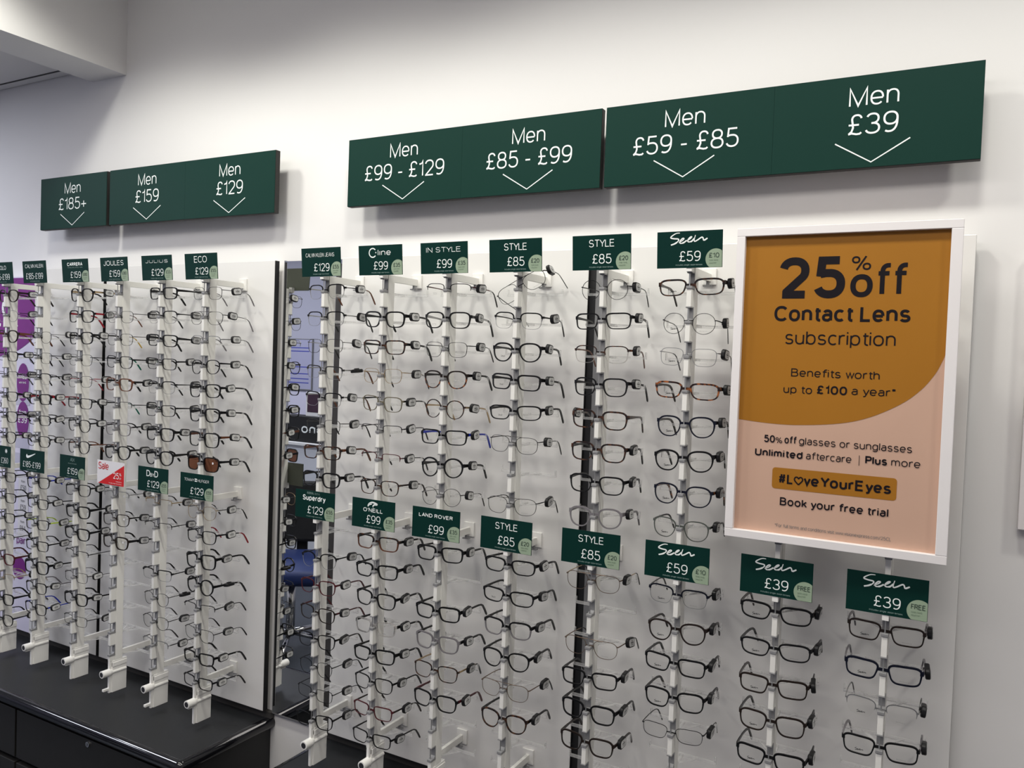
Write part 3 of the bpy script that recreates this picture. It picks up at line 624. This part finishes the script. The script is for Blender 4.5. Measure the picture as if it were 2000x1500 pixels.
def design(st, sh, thick):
    key = (st, sh, thick)
    if key in GC: return GC[key]
    a, b, n, tp, zc = SH[sh]; ol = outline(sh); N = len(ol)
    wt, wb, d = dict(A=(3.4, 2.4, 3.6), T=(2.3, 1.6, 2.6), M=(1.1, 1.0, 1.2), H=(1.7, 0, 1.6), B=(2.9, .8, 2.2))[st]
    wt *= thick; wb *= thick
    g = 8.2; cx = g+wt*.55+a; fr = MB()
    ups = lambda z: min(1, max(0, ((z-zc)/b+.15)/.5))
    for sgn in (1, -1):
        V = []
        keep = []
        for i, (x, z) in enumerate(ol):
            p, nx_ = ol[i-1], ol[(i+1) % N]
            tx, tz = nx_[0]-p[0], nx_[1]-p[1]; L = math.hypot(tx, tz); ox, oz = tz/L, -tx/L
            u = ups(z); w = wb+(wt-wb)*u
            if st == 'B': w = 2.9*thick if (z-zc)/b > .18 else .8
            dd = d if not (st in 'B' and (z-zc)/b <= .18) else 1.2
            keep.append(not (st == 'H' and (z-zc)/b < -.05))
            for (xx, zz, yy) in ((x, z, -dd/2), (x+ox*w, z+oz*w, -dd/2), (x+ox*w, z+oz*w, dd/2), (x, z, dd/2)):
                X = sgn*(cx+xx); V.append((X*mm, (yy+1.7e-3*X*X)*mm, zz*mm))
        F_ = []; M_ = []
        for i in range(N):
            j = (i+1) % N
            if not (keep[i] and keep[j]): continue
            for k in range(4):
                f = (i*4+k, i*4+(k+1) % 4, j*4+(k+1) % 4, j*4+k); F_.append(f if sgn > 0 else tuple(reversed(f)))
                zz = (ol[i][1]-zc)/b; M_.append(1 if zz < .05 else 0)
        k0 = len(fr.v); fr.v += V; fr.f += [tuple(q+k0 for q in f) for f in F_]; fr.m += M_
        # end piece
        zh = zc+(.58 if sh != 'o' else .35)*b; xo = cx+a*.96; xe = cx+a+wt*.6+3.2
        hh = dict(A=3.9, T=2.5, M=1.0, H=1.3, B=2.6)[st]*thick
        y0 = 1.7e-3*xo*xo
        pts = [(xo, y0-1.2), (xe-.8, y0-.6), (xe, y0+1.2), (xe, y0+6), (xe-1.8, y0+6), (xe-2.2, y0+1.8), (xo, y0+1.4)]
        m = len(pts); vv = [(sgn*x*mm, y*mm, (zh+hh*(1 if i in (2, 3, 4, 5) or True else 1))*mm) for i, (x, y) in enumerate(pts)] + [(sgn*x*mm, y*mm, (zh-hh)*mm) for x, y in pts]
        ff = [tuple(range(m)), tuple(reversed(range(m, 2*m)))] + [(i, m+i, m+(i+1) % m, (i+1) % m) for i in range(m)]
        fr.add(vv, [f if sgn < 0 else tuple(reversed(f)) for f in ff], 0)
    # bridge
    xi = g+2.2; bt = dict(A=4.6, T=3.0, M=1.3, H=1.5, B=3.0)[st]*min(1.1, thick); bd = dict(A=3.2, T=2.4, M=1.3, H=1.4, B=2.2)[st]
    R = []
    for k in range(9):
        x = -xi+2*xi*k/8; e = (abs(x)/xi)**2
        R.append([(x*mm, y*mm, z*mm) for y, z in ((-bd/2-.4*(1-e), .0-1.2*e), (bd/2, .0-1.2*e), (bd/2, bt+.2-.2*e), (-bd/2-.4*(1-e), bt+.2-.2*e))])
    fr.add([p for r in R for p in r], [(i*4+k, (i+1)*4+k, (i+1)*4+(k+1) % 4, i*4+(k+1) % 4) for i in range(8) for k in range(4)] + [(0, 1, 2, 3), (35, 34, 33, 32)], 0)
    if sh == 'v': fr.tube([((-cx+4)*mm, .5*mm, (zc+b+.3)*mm), (-8*mm, -.3*mm, (zc+b+.8)*mm), (8*mm, -.3*mm, (zc+b+.8)*mm), ((cx-4)*mm, .5*mm, (zc+b+.3)*mm)], .75*mm, 6)
    # lens: one per side, with the small demo print near its lower edge
    lens = []
    for sgn in (1, -1):
        q = MB(); V = [(sgn*(cx+x*.995)*mm, (1.7e-3*(cx+x)**2+.2)*mm, (zc+(z-zc)*.995)*mm) for x, z in ol]
        C0 = (sgn*cx*mm, (1.7e-3*cx*cx-.9)*mm, zc*mm)
        mid = [tuple(v[j]*.5+C0[j]*.5-(0, .55*mm, 0)[j] for j in range(3)) for v in V]
        q.add(V+mid+[C0], [f if sgn > 0 else tuple(reversed(f)) for i in range(N) for f in ((i, (i+1) % N, N+(i+1) % N, N+i), )] + [((N+i, N+(i+1) % N, 2*N) if sgn > 0 else (N+(i+1) % N, N+i, 2*N)) for i in range(N)])
        lens.append(q)
    xh = (cx+a+wt*.6+2.6)
    stk = MB(); stk.poly([((cx+.30*a+3.6*math.cos(t))*mm, (1.7e-3*(cx+.3*a)**2-1.2)*mm, (zc+.3*b+3.6*math.sin(t))*mm) for t in [-2*PI*k/14 for k in range(14)]])
    tm = []
    for sgn in (1, -1):
        q = MB(); y0 = 1.7e-3*(cx+a)**2+5
        h0, h1, h2, th = dict(A=(7.0, 4.4, 5.6, 2.6), T=(4.6, 3.2, 5.0, 1.8), M=(2.4, 1.7, 4.2, 1.2), H=(3.0, 2.2, 4.6, 1.4), B=(3.6, 2.4, 5.0, 1.5))[st]
        h0 *= thick
        path = [(0, 0, h0, 0), (18, -.2, h0*.9, 0), (45, -.8, h1, 0), (68, -1.8, h1, 0), (80, -2.8, h1*1.02, 1), (92, -5.2, h1*1.05, 1), (101, -10.5, (h1+h2)/2, 1), (112, -24, h2, 1), (121, -37, h2, 1), (124, -41, h2*.6, 1)]
        rg = []
        for i, (y, z, h, m) in enumerate(path):
            A, B = path[max(i-1, 0)], path[min(i+1, len(path)-1)]; L = math.hypot(B[0]-A[0], B[1]-A[1]); ny, nz = -(B[1]-A[1])/L, (B[0]-A[0])/L
            xx = xh+1.5*math.sin(min(1, y/90)*PI)-max(0, y-90)*.12
            rg.append([(sgn*(xx+sx*th/2)*mm, (y0+y+s_*ny*h/2)*mm, (zh+z+s_*nz*h/2)*mm) for sx, s_ in ((-1, -1), (1, -1), (1, 1), (-1, 1))])
        nr = len(rg); fs = []; ms = []
        for i in range(nr-1):
            for k in range(4):
                f = (i*4+k, i*4+(k+1) % 4, (i+1)*4+(k+1) % 4, (i+1)*4+k); fs.append(f if sgn > 0 else tuple(reversed(f))); ms.append(path[i][3])
        fs += [(3, 2, 1, 0), (nr*4-4, nr*4-3, nr*4-2, nr*4-1)]; ms += [0, 1]
        k0 = len(q.v); q.v += [p for r in rg for p in r]; q.f += fs; q.m += ms
        tm.append(q)
    pads = None
    if st in 'MHB':
        pads = MB()
        for sgn in (1, -1):
            xp = sgn*(g-1.2)*mm
            pads.tube([(sgn*(g+1.5)*mm, 1*mm, (zc+2)*mm), (xp, 5*mm, (zc+1)*mm)], .5*mm, 5)
            pads.add([(xp+sgn*.8*mm*math.sin(t)*.4, 5.5*mm+1.6*mm*math.cos(t), (zc-1)*mm+4*mm*math.sin(t)) for t in [2*PI*k/10 for k in range(10)]], [tuple(range(10))])
    GC[key] = dict(front=fr, stk=stk, lens=lens, temple=tm, pads=pads, cx=cx, a=a, b=b, zc=zc, xh=xh, zh=zh, y0=1.7e-3*(cx+a)**2+5, me={})
    return GC[key]
def cached(D, key, q, name, mats, smooth=False):
    k = (key, tuple(mats))
    if k not in D['me']: D['me'][k] = q.mesh(name, mats, smooth)
    return D['me'][k]
# the anti-theft tag clipped on a temple, label side facing +x
def stadium(hy, hz, r=.0075, n=5): return [(sy*(hy-r)+r*math.cos(a), sz*(hz-r)+r*math.sin(a)) for sy, sz, a0 in ((1, -1, -PI/2), (1, 1, 0), (-1, 1, PI/2), (-1, -1, PI)) for a in [a0+PI/2*k/n for k in range(n+1)]]
q = MB(); P0 = stadium(.0172, .0112, .0085); P1 = stadium(.0160, .0100, .0078); n = len(P0)
q.add([(-.0045, y, z) for y, z in P1]+[(-.003, y, z) for y, z in P0]+[(.003, y, z) for y, z in P0]+[(.0045, y, z) for y, z in P1],
      [(r*n+i, r*n+(i+1) % n, (r+1)*n+(i+1) % n, (r+1)*n+i) for r in range(3) for i in range(n)]+[tuple(reversed(range(n))), tuple(range(3*n, 4*n))])
q.box(-.0075, -.004, -.006, .006, -.004, .004)
TAGM = q.mesh('security_tag', ['tag_black'])
q = MB(); P2 = stadium(.0143, .0083, .0062); q.poly([(.0048, y, z) for y, z in P2])
for (y0, y1, z0, z1) in ((-.003, .003, .0036, .0048), (-.0066, -.0030, -.0015, .0018), (-.0022, .0015, -.0015, .0018), (.0022, .0068, -.0015, .0018), (-.0055, .0060, -.0048, -.0038)): q.poly([(.0050, y0, z0), (.0050, y1, z0), (.0050, y1, z1), (.0050, y0, z1)], 1)
STKM = q.mesh('price_sticker', ['sticker', 'sticker_ink'])
LP = {}
def lens_print(kind, D):
    key = (kind, D['cx'], D['zc'], D['b'])
    if key not in LP:
        q = MB(); cx, zc, b = D['cx']*mm, D['zc']*mm, D['b']*mm; y = (1.7e-3*D['cx']**2-1.4)*mm
        if kind == 'script': script_word(q, -cx-.007, -cx+.008, zc-.62*b-.001, zc-.62*b+.0042, y+.0004, 0, 1.3); ms = ['print_dark']
        elif kind == 'dd': text(q, 'DbyD', -cx-.005, -cx+.006, zc-.55*b, .0040, y+.0004, 0, .0); ms = ['print_dark']
        elif kind == 'oneill': text(q, "O'NEILL", cx-.009, cx+.004, zc-.80*b, .0022, y+.001, 0, .02); ms = ['print_grey']
        elif kind == 'style': text(q, 'IN STYLE', -cx-.006, -cx+.006, zc-.60*b, .0022, y+.0004, 0, .0); text(q, 'frame collection', -cx-.006, -cx+.006, zc-.75*b, .0012, y+.0004, 0, .0); ms = ['print_grey']
        else: text(q, 'demo lens 52-18', cx-.008, cx+.008, zc-.74*b, .0012, y+.0008, 0, .0); ms = ['print_grey']
        LP[key] = q.mesh('lens_print', ms)
    return LP[key]
ORD = ['first', 'second', 'third', 'fourth', 'fifth', 'sixth', 'seventh', 'eighth']
def glasses(i, slot, nth, upper, st, sh, col, tcol, tg, prints, extra):
    thick = {'A': rnd.choice((.95, 1., 1.12)), 'T': 1., 'M': 1., 'H': 1., 'B': 1.}[st]
    D = design(st, sh, thick)
    c1, c2 = (col.split('/')+[None])[:2]
    if c2 is None: c2 = {'B': 's' if 'k' not in extra else 'g'}.get(st, c1)
    t1, t2 = (tcol.split('/')+[None])[:2]; t2 = t2 or ('k' if t1 in 'gs' and rnd.random() < .6 else t1)
    sun = 'sun' in extra
    look = '%s %s %s %s' % (FR[c1][0], STN[st], SHN[sh], 'sunglasses' if sun else 'glasses')
    if t1 in 'RbGYLuoD' and t1 != c1 and not sun: look = '%s %s glasses, %s arms' % (FR[c1][0], SHN[sh].replace('rounded square', 'squarish'), FR[t1][0])
    lab = '%s, %s below %s card, %s' % (look, ORD[nth], 'upper' if upper else 'lower', rodname(i))
    j = lambda s: math.radians(rnd.uniform(-s, s))
    rot = (j(2.0), j(1.6), j(2.5)); loc = [ROD[i]+rnd.uniform(-.001, .001), -.1475, zs(slot)+.0004]
    if 'crook' in extra: rot = (math.radians(4), math.radians(-27), math.radians(4)); loc[0] += .004; loc[2] += .006; lab = 'black wire glasses hanging crooked, first below upper card, ' + rodname(i)
    t = tag(link('sunglasses' if sun else 'spectacles', None, None, loc, rot), lab, 'glasses', 'glasses on the %s' % rodname(i))
    link('front_frame', cached(D, 'f', D['front'], 'front_frame', [c1, c2]), t)
    for k in (0, 1):
        L = link('lens', cached(D, 'l%d' % k, D['lens'][k], 'lens', ['lens_brown' if sun else 'lens_clear'], True), t)
        if k == 0 and (sun or 'stk' in extra): link('lens_sticker', cached(D, 'stk', D['stk'], 'lens_sticker', ['card_white']), L)
        for pk in prints:
            if (pk in ('script', 'dd', 'style')) == (k == 1): link('lens_print', lens_print(pk, D), L)
        sgn = 1-2*k
        tp = link('temple', cached(D, 't%d' % k, D['temple'][k], 'temple', [t1, t2]), t)
        if t1 != c1: tp['label'] = FR[t1][0]+' temple arm'
        if 'crook' in extra and k == 1:
            tp.matrix_local = Matrix.Translation((-D['xh']*mm, D['y0']*mm, D['zh']*mm)) @ Matrix.Rotation(math.radians(-22), 4, 'X') @ Matrix.Translation((D['xh']*mm, -D['y0']*mm, -D['zh']*mm))
    if D['pads']: link('nose_pads', cached(D, 'p', D['pads'], 'nose_pads', ['acrylic' if st != 'M' else 'k']), t)
    if tg != 'x':
        yy = dict(n=26, m=45, f=60, e=45, L=30, N=20)[tg]+rnd.uniform(-4, 4)
        sg = -1 if tg == 'L' else 1
        ex = D['xh']+1.5*math.sin(min(1, yy/90)*PI)+5.2
        a = link('security_tag', TAGM, t, ((ex if sg > 0 else -ex+2.5)*mm, (D['y0']+yy)*mm, (D['zh']-1.2+rnd.uniform(-1, 1))*mm),
                 (math.radians(rnd.uniform(-9, 9)), math.radians(80 if tg == 'e' else rnd.uniform(-8, 8)), math.radians(rnd.uniform(-4, 4))))
        link('price_sticker', STKM, a)
# per rod: slot, style+shape, colour, arm colour, tag place (n near, m middle, f far, e edge-on, L left arm, x none), extras
TAB = {
0: '0 Ap d d m;1 Mp s k m;2 Ap d D f;3 Tr k k n;4 Hr k k m;5 Tr k k n;6 Tq k k m;7 Tp k k n;10 Tr k k m;11 Tr k k m;12 Tr k k m;13 Hr k k f;14 Aq u u f;15 Hq o o f;16 Aq k k f;17 Tp k k f',
1: '2 Mp g s f;3 Mq k k m;4 Bq k k m;5 Ar k R/R n;6 Tr k k n;7 Tq k y n;10 Tq k b n;11 Tr k k n;12 Tr k L m;13 Tr k k m;14 As k k n;15 Tq k y n;16 Tq k b n',
2: '0 Ap k o/k m;1 Aq k R/R m;2 Aq k k n;3 Mq g k x;4 Mq g R m;5 Tr k k n;6 Tp k k n;7 Tp k D x;10 Tq k k n;11 Aq k k f;12 Aq k k m;13 Hr k k x;14 Mr k k n;15 Aq k k n;16 Mr k k f',
3: '1 Mq g g/D f;2 Mq k g/Y f;3 Tq k k/G f;4 Aq D k m;5 Hr g k/G f;6 Tq y k m;7 Ap k k m;10 Hq s s/k f stk;11 Tq d k m stk;12 Aq d k m stk',
4: '0 Ar k k x;1 Bq k k f;2 Ar k k f;3 Tr k k m;4 Bq k k f;5 Tr k k f;6 Aq k k n;7 Ap k k f;10 Hr o o/k m;11 Hr g k f;13 Br k k f;14 Mp g g e;15 Mp g g m;16 Hq s g m',
5: '0 Mq g s/y m;1 Mv g g/y n;2 Hq s s/y m;3 Tp k k m;4 Aq k k n;5 Aq k k n;6 As k D/k m;7 As k k m sun;10 Mp o g m;11 Tq k k/R m;12 As k k n;13 Ao k k e;14 Hr k k m;15 Mv g k m;16 Ar k k n;17 Tr k k n',
6: '0 Bq k s/D m;1 Bq k s f;2 Mq g s m;3 Br g s/D e;4 Bq k s/D n;5 Mq g g/k m;6 Ar t D n;7 Aq k k n;11 Bp k k m;12 Tq u u n;13 Tq d u n;14 Tq k d n;15 Mp k k m;16 Mr k k m;17 Tq k k m',
7: '1 Aq k k n;2 Ar t k n;3 Mq o o/k m;4 Tq l k n;5 Hr g k n;6 Hr u k n;7 Tq t d m;10 Ar t/D k n oneill;11 Ar k k n oneill;12 Aq k k n oneill;13 Ar c k n oneill;14 Ar k k n oneill;15 Tq k k n oneill;16 Tr u d m oneill;17 Tr k k n oneill',
8: '0 Hw k u/k n style;1 Aq k s/k n style;2 Mq k k m style;3 Ap d/a k n style;4 To t o n style;5 Ar k b/b N style;6 Ao k k n style;7 Mo g s n style;10 Ar k k N;12 Ar k k N;13 Aq y k n;14 Tq t o/k m;15 Aq k u/u n',
9: '0 Mv k k n crook;1 Bq k k m style;2 Ap k k n dd;3 Ar k k n dd;4 Aw k k N dd;5 Mv g k n;7 Mv g k m;10 Aw k k N;11 Aw k k n dd;12 Aq k/y k n;13 Ap k k n style;14 Mv w w/k f;15 Ap t k n',
10: '0 Mo k k N dd;1 Ar k k N dd;2 Tq t/c D n;3 Aq k k n dd;4 Aq t t L;5 Aq t k n;6 Aq k k n dd;7 Ap y y n;10 Mv w o/k N;12 Mv w w/k m;13 Ar k k n dd;14 Aq k k n;15 Aq d d n dd',
11: '0 Aw t d N script;1 Mo k g/k m script;2 Mq s s/k n script;3 Aw a d n script;4 Ap n d N script;5 Ap k k N script;6 Ap n a n script;7 Tp e k N script;10 Bq n k n script;11 Ap d d N script;12 Ar k k N script;13 Aq k k N script;14 Mw k k n',
12: '10 Aw k d N script;11 Aw k k N script;12 Ar d d N script;13 Aq d k N script;14 Ar k k n script',
13: '10 Ar d y N script;11 Ar n y N script;12 Hq s s/k N script;13 Ar k y N script'}
for i, s in TAB.items():
    cnt = {0: 0, 1: 0}
    for e in s.split(';'):
        e = e.split(); sl = int(e[0]); u = sl < 8; nth = cnt[u]; cnt[u] += 1
        ex = e[5:] + (['demo'] if i >= 6 and i != 7 else [])
        glasses(i, sl, nth, u, e[1][0], e[1][1], e[2], e[3], e[4], [p for p in ex if p in ('script', 'dd', 'style', 'oneill', 'demo')], ex)

# ------------------------------------------------------------------ behind the camera, seen in the mirror
t = empty('notice_board', (-5.17, -3.498, 1.32), 'framed notice with blue lines, seen in the mirror', 'notice')
q = MB(); q.box(-.16, .16, 0, .012, 0, .44); part('board', q, ['notice_paper'], t)
q = MB(); q.box(-.166, .166, 0, .016, -.006, .0); q.box(-.166, .166, 0, .016, .44, .446); q.box(-.166, -.16, 0, .016, 0, .44); q.box(.16, .166, 0, .016, 0, .44); part('rim', q, ['liner_grey'], t)
for z in (.36, .33, .19, .13, .085, .05):
    q = MB(); q.box(-.12, .13, .012, .0125, z, z+.008); part('printed_line', q, ['notice_blue'], t)
t = empty('paper_notice', (-5.16, -3.498, .96), 'plain paper notice below the framed one, in mirror', 'notice')
q = MB(); q.box(-.13, .13, 0, .002, 0, .33); part('sheet', q, ['poster_shade'], t)
t = empty('desk', (-4.25, -2.80, 0), 'white desk unit seen low in the mirror', 'desk')
q = MB(); q.box(-.55, .40, -.25, .25, 0, .96, 0, .005); part('body', q, ['desk_white'], t)
q = MB(); q.box(-.57, .42, -.27, .27, .96, .985, 0, .004); part('desk_top', q, ['white_plastic'], t)
t = empty('display_box', (-4.13, -2.62, .985), 'black box with white letters on the desk, seen in mirror', 'box')
q = MB(); q.box(-.30, .14, -.07, .07, 0, .19, 0, .003); part('carton', q, ['black_fabric'], t)
q = MB(); text(q, 'ono', .12, -.09, .07, .065, .0706, 0, .02); part('lettering', q, ['print_white'], t)
t = empty('photo_stand', (-4.15, -2.63, 1.175), 'small white photo stand above the black box, in mirror', 'photo')
q = MB(); q.box(-.09, .09, -.02, .02, 0, .18, 0, .002); part('picture_frame', q, ['white_plastic'], t)
q = MB(); q.box(-.075, .06, .02, .0215, .03, .165); part('print_sheet', q, ['photo_dark'], t)
t = empty('chair', (-3.22, -1.45, 0), 'blue seated swivel chair reflected in the mirror', 'chair', None, (0, 0, -.6))
q = MB(); q.box(-.26, .26, -.26, .26, .40, .49, 0, .03); part('seat', q, ['chair_blue'], t, True)
q = MB(); q.box(-.25, .25, -.34, -.28, .52, .88, 0, .02); q.box(-.03, .03, -.36, -.33, .36, .7); part('backrest', q, ['black_fabric'], t)
q = MB(); q.tube([(0, 0, .06), (0, 0, .40)], .025, 10)
for k in range(5):
    a = 2*PI*k/5+.3; q.tube([(0, 0, .08), (.28*math.cos(a), .28*math.sin(a), .05)], .014, 8)
part('base', q, ['chrome'], t, True)
for k in range(5):
    a = 2*PI*k/5+.3; q = MB(); x, y = .28*math.cos(a), .28*math.sin(a); q.tube([(x-.012, y, .027), (x+.012, y, .027)], .026, 12); part('caster', q, ['edge_black'], t)
